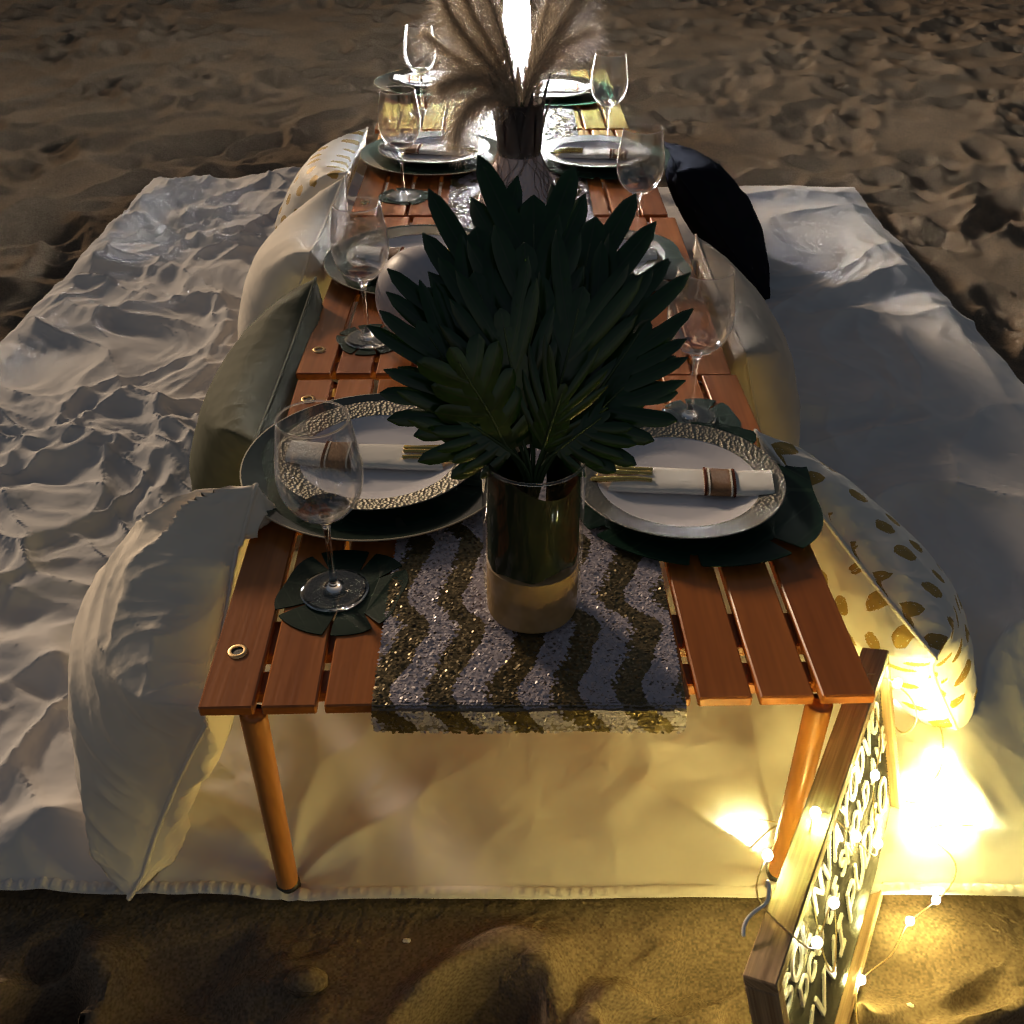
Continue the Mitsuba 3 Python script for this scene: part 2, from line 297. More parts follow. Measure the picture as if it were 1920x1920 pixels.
    scene[t + '__hem'] = mikit.ply((R.reshape(-1, 3), q2), 'sheet_mat', True)
    labels[t + '__hem'] = {'label': 'gathered white hem along the front edge'}

# ------------------------------------------------------------------ slatted tables
W, NSL = 0.626, 11
TABLES = [(0.025, 0.660, 0.632, 0.026, 0.0), (0.002, 1.297, 0.652, -0.006, 0.0), (-0.006, 1.957, 0.606, 0.006, 0.0), (-0.024, 2.570, 0.640, 0.012, 0.0)]
TL = ['slatted wooden folding table nearest the lens, its front legs in full view', 'slatted wooden folding table second from the front, behind the palm leaf vase',
      'slatted wooden folding table third from the front, under the pampas vase', 'slatted wooden folding table farthest from the lens, carrying the white lantern']
def build_tables():
    for (cx, y0, L, rz, _), lab in zip(TABLES, TL):
        t = thing('picnic_table', lab, 'table', 'slatted tables set end to end')
        P = W / NSL
        c, s = math.cos(rz), math.sin(rz)
        def pl(m): return move(m, cx, y0, 0, rz)
        for i in range(NSL):
            x = -W / 2 + P * (i + .5)
            m = pl(move(rbox(P - .0075, L - .004, .0115, .0015), x, L / 2, TZ - .00575))
            put(t + '__slat', m, 'slat_mat', uv=np.full((len(m.vertices), 2), random.random()))
        for yb, w, hh in ((.046, .030, .014), (.108, .050, .014), (L - .108, .050, .014), (L - .046, .030, .014), (L / 2, .040, .014)):
            m = pl(move(rbox(W - .03, w, hh, .0015), 0, yb, TZ - .0118 - hh / 2))
            put(t + '__crossbar', m, 'slat_mat', uv=np.full((len(m.vertices), 2), random.random()))
        for sx in (-1, 1):
            for yl in (.022, L - .05):
                x = sx * (W / 2 - .046)
                gx, gy = cx + c * x - s * yl, y0 + s * x + c * yl
                LEGS_ALL.append((gx, gy))
                m = move(lathe([(0, .012), (.0100, .012), (.0112, .016), (.0124, .20), (.0128, TZ - .030), (0, TZ - .030)], 28), gx, gy)
                k = put(t + '__leg', m, 'leg_mat', True, uv=np.full((len(m.vertices), 2), random.random()))
                put(k + '__foot', move(lathe([(0, -.005), (.0125, -.005), (.0135, -.002), (.0125, .0135), (.0103, .0155), (0, .0155)], 24), gx, gy), 'rubber_mat', 40)
        for yl in (.075, L - .06):
            x = -W / 2 + .026
            m = pl(move(lathe([(.0055, .0002), (.0058, .0019), (.0078, .0022), (.0092, .0016), (.0098, .0002)], 24), x, yl, TZ))
            k = put(t + '__washer', m, 'brass_mat', 40)
            put(k + '__screw', pl(move(lathe([(0, .0006), (.0053, .0006), (.0054, .0001)], 20), x, yl, TZ)), 'rubber_mat')
build_tables()
LEGS_ALL[:] = [p for p in LEGS_ALL if p[1] < 3.0]
build_sheet()

# ------------------------------------------------------------------ pillows: inflated square of cloth, then leaned on the tables
def inflate(n=44, puff=8., seed=0, iters=110, asp=1.0):
    rng = np.random.default_rng(seed); m = int(n * asp)
    u, v = np.meshgrid(np.linspace(0, 1, n + 1), np.linspace(0, asp, m + 1), indexing='ij')
    top = np.arange((n + 1) * (m + 1)).reshape(n + 1, m + 1); k = top.size
    bot = top.copy(); inner = top[1:-1, 1:-1]; bot[1:-1, 1:-1] = k + np.arange(inner.size).reshape(inner.shape)
    V = np.zeros((k + inner.size, 3)); V[:k, 0] = u.ravel(); V[:k, 1] = v.ravel(); V[:k, 2] = (.02 * np.sin(np.pi * u) * np.sin(np.pi * v / asp)).ravel()
    V[k:] = V[inner.ravel()] * [1, 1, -1]
    UV = V[:, :2].copy(); V += rng.normal(0, .0006, V.shape)
    def quads(g, fl):
        a, b, c, d = g[:-1, :-1].ravel(), g[1:, :-1].ravel(), g[1:, 1:].ravel(), g[:-1, 1:].ravel()
        t = np.vstack([np.stack([a, b, c], 1), np.stack([a, c, d], 1)]); return t[:, ::-1] if fl else t
    F = np.vstack([quads(top, False), quads(bot, True)])
    E, K = [], []
    for g in (top, bot):
        for a, b, kk in ((g[:-1], g[1:], 1), (g[:, :-1], g[:, 1:], 1), (g[:-1, :-1], g[1:, 1:], .25), (g[:-1, 1:], g[1:, :-1], .25)):
            E.append(np.stack([a.ravel(), b.ravel()], 1)); K.append(np.full(a.size, kk))
    E, K = np.vstack(E), np.concatenate(K); R = np.linalg.norm(UV[E[:, 0]] - UV[E[:, 1]], axis=1); N = len(V)
    cnt = (np.bincount(E[:, 0], K, N) + np.bincount(E[:, 1], K, N))[:, None]; vel = 0 * V
    for it in range(iters):
        fn = np.cross(V[F[:, 1]] - V[F[:, 0]], V[F[:, 2]] - V[F[:, 0]])
        nn = np.stack([sum(np.bincount(F[:, j], fn[:, c], N) for j in range(3)) for c in range(3)], 1)
        nn /= np.linalg.norm(nn, axis=1, keepdims=True) + 1e-12
        Q = V.copy(); V = V + .9 * vel + nn * (.0016 * puff / n)
        for rep in range(6):
            d = V[E[:, 1]] - V[E[:, 0]]; l = np.linalg.norm(d, axis=1) + 1e-9
            s = (l - R) / l; s = np.where(s < 0, s * .35, s)
            c = d * (s * K * .5)[:, None]
            V = V + np.stack([np.bincount(E[:, 0], c[:, j], N) - np.bincount(E[:, 1], c[:, j], N) for j in range(3)], 1) / cnt * 2.6
        vel = V - Q
    return V, F, UV, k, n, m
def refine(V, n, m, f=2):
    from scipy.interpolate import RectBivariateSpline as RB
    k0 = (n + 1) * (m + 1); top = V[:k0].reshape(n + 1, m + 1, 3); bot = top.copy(); bot[1:-1, 1:-1] = V[k0:].reshape(n - 1, m - 1, 3)
    N_, M_ = n * f, m * f; a, b = np.linspace(0, n, N_ + 1), np.linspace(0, m, M_ + 1)
    T2, B2 = (np.stack([RB(np.arange(n + 1), np.arange(m + 1), g[..., c])(a, b) for c in range(3)], -1) for g in (top, bot))
    idx = np.arange((N_ + 1) * (M_ + 1)).reshape(N_ + 1, M_ + 1); k = idx.size; bi = idx.copy(); inn = idx[1:-1, 1:-1]; bi[1:-1, 1:-1] = k + np.arange(inn.size).reshape(inn.shape)
    def quads(g, fl):
        q = [g[:-1, :-1].ravel(), g[1:, :-1].ravel(), g[1:, 1:].ravel(), g[:-1, 1:].ravel()]
        t = np.vstack([np.stack(q[:3], 1), np.stack([q[0], q[2], q[3]], 1)]); return t[:, ::-1] if fl else t
    return np.vstack([T2.reshape(-1, 3), B2[1:-1, 1:-1].reshape(-1, 3)]), np.vstack([quads(idx, False), quads(bi, True)]), None, k, N_, M_
INF = [inflate(seed=1), inflate(seed=2, puff=6.)]
def pillow(key, label, mat, BN, BF, TF, TN, thick, kind=0, seed=0, inner=.6, wr=.010, side=-1, pinch=0., group='pillows along both sides of the tables', part=None):
    V, F, UV, k, n, m = INF[kind]
    V, F, UV, k, n, m = refine(V, n, m)
    u, v, w = V[:, 0], V[:, 1], V[:, 2] / max(abs(V[:, 2]).max(), 1e-6)
    # wrinkles: pulled from the corners and across the seams
    r = lambda sc, s, du, dv: (1 - np.abs(2 * meshkit.fbm(np.stack([u / sc / du + s, v / sc / dv, np.sign(w) * 3 + s], -1), 2, seed + s) - 1)) ** 2.5
    near = lambda a, b: np.exp(-(np.hypot(u - a, v - b) / .28) ** 2)
    e = np.minimum.reduce([u, 1 - u, v, 1 - v])
    disp = 0
    for a, b in ((0, 0), (0, 1), (1, 0), (1, 1)):
        ang = np.arctan2(v - b, u - a)
        disp = disp + near(a, b) * (1 - np.abs(np.sin(ang * 5 + 2.5 * meshkit.noise(np.stack([u * 4, v * 4, 0 * u + seed], -1), seed)))) ** 1.5 * .9
    pa = np.arctan2(v - 1, u - 1)
    disp = disp + pinch * np.exp(-(np.hypot(u - 1, v - 1) / .36) ** 2) * (1 - np.abs(np.sin(pa * 8 + 3.5 * meshkit.noise(np.stack([u * 5, v * 5, 0 * u + 9], -1), seed)))) ** 1.6
    seam = np.exp(-e / .10) * np.clip(e / .02, 0, 1)
    along = np.where(np.minimum(u, 1 - u) < np.minimum(v, 1 - v), v, u)
    disp = disp + seam * .55 * (1 - np.abs(np.sin(along * 34 + 5 * meshkit.noise(np.stack([u * 6, v * 6, 0 * u], -1), seed + 3)))) ** 2
    disp = disp + (.55 * r(.30, 7, 1.6, 1.0) + .30 * r(.13, 9, 2.0, .8)) * np.clip(e / .1, 0, 1)
    disp = disp * np.clip((e - .012) / .06, 0, 1)
    BN, BF, TF, TN = (np.array(q, float) for q in (BN, BF, TF, TN))
    P = (BN * ((1 - u) * (1 - v))[:, None] + BF * (u * (1 - v))[:, None] + TF * (u * v)[:, None] + TN * ((1 - u) * v)[:, None])
    nrm = np.cross(BF - BN, TN - BN) * side; nrm /= np.linalg.norm(nrm)
    if nrm[0] * side < 0: nrm = -nrm
    # w > 0 is the outer face
    amt = np.where(w > 0, w * thick, w * thick * inner) + np.sign(w) * np.where(np.abs(w) > .02, disp * wr, 0)
    P = P + amt[:, None] * nrm
    if np.dot(np.cross(BF - BN, TN - BN), nrm) < 0: F = F[:, ::-1]
    P[:, 2] = np.where(P[:, 2] < .035, .012 + .023 * np.exp((P[:, 2] - .035) / .05), P[:, 2])
    low = P[:, 2] < .306; lim = -.30 if side < 0 else .327     # the table edge holds the pillow back
    P[:, 0] = np.where(low, np.minimum(P[:, 0], lim) if side < 0 else np.maximum(P[:, 0], lim), P[:, 0])
    t = thing(key, label, 'pillow', group)
    # smooth normals, uv in metres on the outer face
    scene[t] = mikit.ply((P, F), mat, True, uv=np.stack([u * .40 + np.where(w < 0, .031, 0), v * .40], 1))
    # piped seam round the edge
    ring = [i * (m + 1) for i in range(n + 1)] + [n * (m + 1) + j for j in range(1, m + 1)] + [i * (m + 1) + m for i in range(n - 1, -1, -1)] + [j for j in range(m - 1, 0, -1)]
    pts = P[ring + ring[:1]]
    scene[t + '__seam'] = mikit.ply(tube(pts, .0026, 6, False), mat, True, uv=None) if mat != 'dotted_mat' else mikit.ply(tube(pts, .0026, 6, False), 'napkin_mat', True)
    return t
pillow('pillow', 'large cream pillow in the front at the left corner of the nearest table', 'cream_mat',
       (-.405, .636, .000), (-.462, 1.19, .11), (-.280, .945, .356), (-.290, .700, .245), .120, 0, 3, .3, .021, pinch=1.3)
pillow('pillow', 'dark olive green pillow between two cream pillows beside the tables', 'olive_mat',
       (-.43, 1.18, .02), (-.425, 1.60, .02), (-.312, 1.56, .345), (-.318, 1.08, .32), .10, 1, 5, .6, .009)
pillow('pillow', 'cream pillow behind the olive green one, beside the second table', 'cream_mat',
       (-.47, 1.60, .02), (-.47, 2.03, .02), (-.325, 2.02, .365), (-.33, 1.62, .36), .10, 0, 8, .6, .007)
pillow('pillow', 'white pillow with small gold spots beside the third table', 'dotted_mat',
       (-.49, 2.06, .02), (-.49, 2.47, .02), (-.330, 2.44, .345), (-.330, 2.06, .355), .105, 1, 11, .12, .007)
pillow('pillow', 'white pillow with large gold spots in the front at the right, glowing yellow inside', 'dotted_mat',
       (.555, .86, .02), (.52, 1.22, .02), (.292, 1.085, .345), (.440, .775, .245), .078, 0, 14, .8, .009, 1)
pillow('pillow', 'plain beige pillow leaning on the second table behind the gold spotted one', 'beige_mat',
       (.43, 1.33, .02), (.43, 1.76, .02), (.325, 1.78, .335), (.335, 1.33, .32), .085, 1, 17, .6, .007, 1)
pillow('pillow', 'black pillow leaning on the third table', 'black_mat',
       (.585, 2.15, .02), (.57, 2.54, .02), (.345, 2.46, .31), (.335, 2.13, .335), .085, 0, 20, .6, .008, 1)

# ------------------------------------------------------------------ sequin runner
RX0, RX1 = -0.127, 0.158
def build_runner():
    t = thing('table_runner', 'sequined table runner with gold and white zigzag stripes down the middle of the tables', 'table runner')
    ys = np.r_[np.array([.652, .652, .652, .6525, .6535]), np.linspace(.6575, 3.2, 120)]
    zs = np.r_[TZ - np.linspace(.028, .003, 5), np.full(120, TZ + .0012)]
    xs = np.linspace(RX0, RX1, 24)
    X, S = np.meshgrid(xs, np.arange(len(ys)), indexing='ij')
    v = np.stack([X, ys[S] + 0 * X, zs[S] + 0 * X], -1).reshape(-1, 3)
    g = np.arange(X.size).reshape(X.shape)
    q = np.stack([g[:-1, :-1].ravel(), g[1:, :-1].ravel(), g[1:, 1:].ravel(), g[:-1, 1:].ravel()], 1)
    scene[t + '__cloth'] = mikit.ply((v, q), 'runner_mat')
    rng = np.random.default_rng(8)
    def band(s0, s1, sp, rad):
        """s runs along the runner from the front hem: 0..0.03 hangs down, then lies on top"""
        nx, ns = int((RX1 - RX0) / sp), int((s1 - s0) / (sp * .87))
        i, j = np.meshgrid(np.arange(nx), np.arange(ns), indexing='ij')
        x = RX0 + (i + .5 * (j % 2) + .3) * sp + rng.normal(0, sp * .10, i.shape); s = s0 + j * sp * .87 + rng.normal(0, sp * .10, i.shape)
        x, s = x.ravel(), s.ravel()
        tri = .5 + .5 * np.sin(2 * np.pi * (s - .02) / .135 + .5 * np.sin(2 * np.pi * (s - .02) / .135))
        st = ((x - RX0 + .016 + .026 * tri + .006 * (nfb(x, s, .02, 2, 3) - .5) + .022 * (nfb(x, s, .09, 2, 6) - .5)) / .0575) % 1
        return x, s, (st + rng.normal(0, .045, len(x)) < .52), np.full(len(x), rad)
    parts = [band(.0, .66, .0029, .00185), band(.66, 1.33, .0036, .0023), band(1.33, 2.56, .0056, .0036)]
    x, s, white, rad = (np.concatenate(c) for c in zip(*parts))
    keep = (x < RX1 + .001) & (rng.random(len(x)) > .02 + .35 * (s < .008)); x, s, white, rad = x[keep], s[keep], white[keep], rad[keep]
    n = len(x)
    hang = s < .027
    rip = .0040 * (nfb(x, s, .06, 2, 12) - .2) * np.clip((s - .03) / .03, 0, 1)
    c = np.stack([x, np.where(hang, .6510, .6545 + s - .027 + .004 * np.clip(1 - (s - .027) / .006, 0, 1) * 0), np.where(hang, TZ - .027 + s, TZ + .0022 + rip - .003 * np.clip(1 - (s - .027) / .006, 0, 1) ** 2)], 1)
    tilt = rng.normal(0, .15, (n, 2)) * np.where(rng.random(n) < .12, 2.6, 1)[:, None]
    wv = .004 * (nfb(x, 0 * x, .035, 2, 21) - .45) * np.clip(1 - s / .03, 0, 1); c[:, 1] -= np.where(hang, wv + .001, 0); c[:, 2] += np.where(hang, .004 * (nfb(x, 0 * x, .05, 2, 22) - .5), 0)
    N = np.stack([tilt[:, 0], tilt[:, 1], np.ones(n)], 1)
    N[hang] = np.stack([tilt[hang, 0], -np.ones(hang.sum()), tilt[hang, 1]], 1)
    N /= np.linalg.norm(N, axis=1, keepdims=True)
    a = np.cross(N, [1.0, .13, .07]); a /= np.linalg.norm(a, axis=1, keepdims=True); b = np.cross(N, a)
    ang = np.arange(6) * np.pi / 3
    V = c[:, None] + rad[:, None, None] * (np.cos(ang)[None, :, None] * a[:, None] + np.sin(ang)[None, :, None] * b[:, None])
    f6 = np.array([[0, 1, 2], [0, 2, 3], [0, 3, 4], [0, 4, 5]])
    for name, sel, mat in (('gold_sequins', ~white, 'gold_sequin_mat'), ('white_sequins', white, 'white_sequin_mat')):
        vv = V[sel]; k = len(vv)
        scene[t + '__' + name] = mikit.ply((vv.reshape(-1, 3), (f6[None] + 6 * np.arange(k)[:, None, None]).reshape(-1, 3)), mat)
        labels[t + '__' + name] = {'label': ('gold' if 'gold' in name else 'white') + ' sequins sewn in zigzag stripes', 'kind': 'stuff'}
build_runner()

# ------------------------------------------------------------------ split leaves lying flat (mats and coasters)
def flat_leaf(R, rz, seed, slits=7, deep=.62, th=.0012, fat=1.0):
    rng = np.random.default_rng(seed)
    a = np.linspace(0, 2 * np.pi, 120, endpoint=False)
    r = R * (1 - .16 * np.cos(a - np.pi) ** 8) * (1 + .07 * np.cos(a))
    poly = Polygon(np.stack([r * np.cos(a), r * .92 * np.sin(a)], 1))
    cuts = []
    for k in range(slits):
        for sg in (-1, 1):
            th_ = sg * (math.radians(22 + 136 * (k + .5 + rng.uniform(-.1, .1)) / slits)); d0 = R * (1 - deep * rng.uniform(.7, 1.0))
            d = np.array([math.cos(th_), math.sin(th_)]); n_ = np.array([-d[1], d[0]])
            cuts.append(Polygon([d * d0, d * R * .75 + n_ * R * .04 * fat, d * R * 1.2 + n_ * R * .13 * fat, d * R * 1.2 - n_ * R * .13 * fat, d * R * .75 - n_ * R * .04 * fat]))
    cuts.append(Polygon([(-R * .80, 0), (-R * 1.3, R * .16), (-R * 1.3, -R * .16)]))
    p = poly.difference(unary_union(cuts)).buffer(-R * .014).buffer(R * .022).buffer(-R * .008)
    if p.geom_type != 'Polygon': p = max(p.geoms, key=lambda g: g.area)
    m = trimesh.creation.extrude_polygon(p, th, engine='earcut')
    m.metadata['uv'] = m.vertices[:, :2] / R
    k = move(m, rz=rz); k.metadata['uv'] = m.metadata['uv']; return k
def put_leaf(key, m, label, group, cat_='leaf', mat='mat_leaf_mat'):
    t = thing(key, label, cat_, group)
    u = m.vertices[:, :2]
    scene[t] = mikit.ply(m, mat, uv=m.metadata['uv'])
    return t

# ------------------------------------------------------------------ place settings
SIDE = {-1: 'left', 1: 'right'}
ROW = ['nearest', 'second', 'third', 'farthest']
SET = [(-1, 0, -.160, 1.045, True), (1, 0, .193, .998, False), (-1, 1, -.158, 1.690, True), (1, 1, .140, 1.700, False),
       (-1, 2, -.172, 2.315, True), (1, 2, .185, 2.300, False), (-1, 3, -.215, 2.985, True), (1, 3, .110, 2.900, False)]
def setting(sd, row, x, y, charger):
    z = TZ + (.0012 if abs(x) > .25 else .0045)
    where = f'{ROW[row]} {SIDE[sd]} place setting'
    if charger:
        c = thing('charger_plate', f'large glossy dark charger plate with thin pale rim at the {where}', 'charger plate', 'charger plates')
        pro = [(0, .0005), (.105, .0005), (.128, .004), (.163, .0125), (.163, .0142), (.126, .0066), (.104, .0032), (0, .0032)]
        scene[c] = mikit.ply(move(lathe(pro, 72), x, y, z), 'charger_mat', 50)
        put(c + '__rim', move(lathe([(.1628, .0122), (.1644, .0130), (.1642, .0142), (.1626, .0142)], 72, True), x, y, z), 'pale_rim_mat', 50)
        z += .0044
    R = .150 if charger else .163
    m = flat_leaf(R, {(-1, 0): 0.3, (1, 0): -.05, (-1, 1): .2, (1, 1): .1, (-1, 2): .4, (1, 2): -.2, (-1, 3): 2.9, (1, 3): .0}[(sd, row)] + (np.pi if sd < 0 else 0), 30 + row * 2 + sd, 3, .26 if not charger else .34, fat=.55)
    v = m.vertices; d = np.hypot(v[:, 0], v[:, 1])
    v[:, 2] += np.interp(d, [0, .104, .128, .163, .2], [0, 0, .0022, .0082, .012]) if charger else np.clip((d - .10) / .06, 0, 1.2) ** 1.5 * .006
    put_leaf('place_mat_leaf', move(m, x - (.0 if charger else -.012), y, z), f'dark green leaf used as a place mat at the {where}', 'leaf place mats')
    z += .003
    p = thing('dinner_plate', f'white plate with hammered metallic rim at the {where}', 'plate', 'dinner plates')
    scene[p + '__dish'] = mikit.ply(move(lathe([(0, .001), (.062, .001), (.078, .004), (.095, .011), (.0952, .0128), (.088, .0105), (.076, .0062), (.064, .0042), (0, .0038)], 72), x, y, z), 'china_mat', 50)
    scene[p + '__rim'] = mikit.ply(move(lathe([(.0945, .0108), (.1225, .0165), (.1232, .0178), (.1222, .0184), (.0945, .0132)], 90), x, y, z), 'hammered_mat', 50)
    labels[p + '__rim'] = {'label': 'hammered gold and silver rim'}
    # napkin, rolled round gold cutlery, with a woven band
    nk = thing('napkin', f'rolled white napkin with a brown striped band at the {where}', 'napkin', 'rolled napkins')
    rz = {(-1, 0): -.03, (1, 0): -.10, (-1, 1): -.05, (1, 1): -.05, (-1, 2): -.12, (1, 2): -.10, (-1, 3): 0., (1, 3): 0.}[(sd, row)]
    def roll(x0, x1, wd0, wd1, h0, h1, k=9, n=20, grow=0., skew=0.):
        xs = np.linspace(x0, x1, k); rows = []
        for i, xx in enumerate(xs):
            q = i / (k - 1); a = np.arange(n) * 2 * np.pi / n
            wd = wd0 + (wd1 - wd0) * q + grow; hh = h0 + (h1 - h0) * q + grow
            yy = np.sign(np.cos(a)) * np.abs(np.cos(a)) ** .7 * wd / 2; zz = np.sign(np.sin(a)) * np.abs(np.sin(a)) ** .8 * hh / 2 + hh / 2
            sk = skew * (yy / wd) if i == 0 else 0
            rows.append(np.stack([np.full(n, xx) + sk, yy, zz], 1))
        v = np.vstack(rows + [rows[0].mean(0)[None], rows[-1].mean(0)[None]]); f = []
        j = np.arange(n); j1 = (j + 1) % n
        for i in range(k - 1): f += [np.stack([i * n + j, i * n + j1, (i + 1) * n + j1], 1), np.stack([i * n + j, (i + 1) * n + j1, (i + 1) * n + j], 1)]
        f += [np.stack([j1, j, np.full(n, k * n)], 1), np.stack([(k - 1) * n + j, (k - 1) * n + j1, np.full(n, k * n + 1)], 1)]
        return outward(M(v, np.vstack(f)))
    def pl(m, dz=0.):
        m = m.copy()
        if sd < 0: m = outward(M(m.vertices * [-1, 1, 1], m.faces))
        return move(move(m, rz=rz), x, y, z + .0052 + dz)
    body = roll(-.070, .108, .052, .048, .0095, .012, skew=.020)
    v = body.vertices; v[:, 2] += .0012 * (meshkit.noise(v * 60, row) - .5) + .004 * np.clip((v[:, 0] - .06) / .05, 0, 1); v[:, 1] += .003 * (meshkit.noise(v * 40, row + 4) - .5)
    scene[nk + '__cloth'] = mikit.ply(pl(body), 'napkin_mat', 50)
    scene[nk + '__band'] = mikit.ply(pl(roll(.030, .066, .0505, .0495, .0118, .0122, 4, 24, .0012)), 'band_mat', 50)
    for a, b, mt in ((.0305, .0325, 'stripe_dark_mat'), (.0345, .0365, 'stripe_mat'), (.060, .062, 'stripe_mat'), (.0635, .0658, 'stripe_dark_mat')):
        put(nk + '__stripe', pl(roll(a, b, .0505, .0495, .0122, .0124, 2, 24, .0026), -.0006), mt, 50)
    for dy, l in ((-.010, .030), (.004, .022), (.013, .016)):
        pts = np.array([[-.03, dy, .012], [-.070, dy, .011], [-.070 - l * .6, dy * 1.15, .009], [-.070 - l, dy * 1.2, .0085]])
        hd = tube(spline(pts, 9), np.array([.003, .003, .0032, .0036, .0042, .0048, .0052, .0050, .0034]), 10); hd.vertices[:, 2] = .0105 + (hd.vertices[:, 2] - .0105) * .5
        put(nk + '__cutlery', pl(hd), 'gold_mat', 50)
for a in SET: setting(*a)

# ------------------------------------------------------------------ wine glasses, each on a small split leaf
GL = [(-.183, .817, 'nearest wine glass on the left, at the front of the tables', True), (-.216, 1.407, 'second wine glass from the front on the left', True), (-.219, 2.063, 'third wine glass from the front on the left', True),
      (-.227, 2.718, 'farthest wine glass on the left', False), (.233, 1.173, 'nearest wine glass on the right, behind the front plate', True), (.222, 1.792, 'second wine glass from the front on the right', True), (.215, 2.395, 'farthest wine glass on the right', False)]
def wine_glass(x, y, lab, leaf, i):
    z = TZ + .0003
    if leaf:
        m = flat_leaf(.056 if i else .074, [2.9, .4, 1.2, 0, .2, 2.0, 1][i], 60 + i, 3, .70, fat=.8)
        vv = m.vertices; vv[:, 2] += np.clip((vv[:, 0] + x + .012 - (RX0 - .02)) / .018, 0, 1) * .0034 if x < 0 else 0
        put_leaf('leaf_coaster', move(m, x + (.012 if i == 0 else .012 if i == 4 else 0), y, z), f'split leaf under the {lab}', 'leaf coasters')
        z += .0015
    g = thing('wine_glass', f'clear empty stemmed glass, {lab}', 'wine glass', 'wine glasses')
    n = 56
    prof = np.array([(.0075, .093), (.016, .0965), (.027, .105), (.0355, .117), (.0405, .132), (.0418, .146), (.0402, .164), (.0372, .184), (.0340, .204)])
    c = spline(np.c_[prof, 0 * prof[:, 0]], 26)[:, :2]
    for nm, d in (('bowl', 0.), ('bowl_lining', .0011)):
        q = c.copy(); q[:, 0] -= d; q[:, 1] += d * np.linspace(1.6, 0, len(q)); q = q[q[:, 0] > .001]
        scene[g + '__' + nm] = mikit.ply(move(lathe(q, n), x, y, z), 'pane_mat', True)
    a = np.arange(8) * np.pi / 4
    scene[g + '__rim'] = mikit.ply(move(lathe(np.stack([.0335 + .0009 * np.cos(a), .2045 + .0009 * np.sin(a)], 1), n, True), x, y, z), 'glass_mat', True)
    st = [(0, .0010), (.030, .0006), (.0345, .0010), (.0350, .0018), (.0335, .0026), (.018, .0042), (.0085, .0068), (.0046, .0125), (.0034, .024), (.0031, .050), (.0034, .074), (.0052, .086), (.0088, .0925), (.0125, .0957), (.020, .0990), (.0262, .1042), (.0252, .1054), (.015, .1010), (0, .0996)]
    s2 = spline(np.c_[np.array(st[3:13]), np.zeros(10)], 40)[:, :2]
    scene[g + '__stem'] = mikit.ply(move(lathe(st[:3] + [tuple(q) for q in s2] + st[13:], 40), x, y, z), 'glass_mat', 60)
for i, (x, y, lab, leaf) in enumerate(GL): wine_glass(x, y, lab, leaf, i)

# ------------------------------------------------------------------ front vase with split palm leaves
VX, VY, VR, VH = .020, .790, .048, .178
def build_front_vase():
    z = TZ + .0045
    t = thing('glass_vase', 'clear glass cylinder vase, gold filling below, standing on the sequin runner in front', 'vase')
    scene[t + '__wall'] = mikit.ply(move(lathe([(VR, .003), (VR, VH)], 64), VX, VY, z), 'vase_glass_mat', True)
    a = np.arange(8) * np.pi / 4
    scene[t + '__rim'] = mikit.ply(move(lathe(np.stack([VR - .00125 + .0014 * np.cos(a), VH + .0014 * np.sin(a)], 1), 64, True), VX, VY, z), 'glass_mat', True)
    scene[t + '__filling'] = mikit.ply(move(lathe([(0, .002), (VR - .0045, .002), (VR - .0032, .006), (VR - .0032, .062), (VR - .008, .064), (0, .063)], 56), VX, VY, z), 'fill_mat', 40)
    labels[t + '__filling'] = {'label': 'gold coloured filling in the lower third of the vase'}
    # leaf curled round the inside of the glass
    n, k = 64, 12
    aa = np.linspace(-np.pi * .98, np.pi * .90, n) - np.pi / 2; v = []
    for i in range(k):
        q = i / (k - 1)
        lo = .064 + .006 * np.cos(aa * 1.0 + .6) + .003 * np.sin(aa * 5)
        hi = VH - .010 + .012 * np.sin(aa * 2 + .5)
        zz = lo + (hi - lo) * q
        rr = VR - .0040 - .0012 * np.abs(np.sin(aa * 6 + q * 2))
        v.append(np.stack([VX + rr * np.cos(aa), VY + rr * np.sin(aa), z + zz], 1))
    g = np.arange(n * k).reshape(k, n)
    q = np.stack([g[:-1, :-1].ravel(), g[:-1, 1:].ravel(), g[1:, 1:].ravel(), g[1:, :-1].ravel()], 1)
    vv = np.vstack(v)
    w = thing('leaf_wrap', 'dark green leaf curled inside the glass cylinder vase', 'leaf')
    scene[w] = mikit.ply((vv, q), 'wrap_mat', True, uv=np.full((len(vv), 2), 2.0))
build_front_vase()
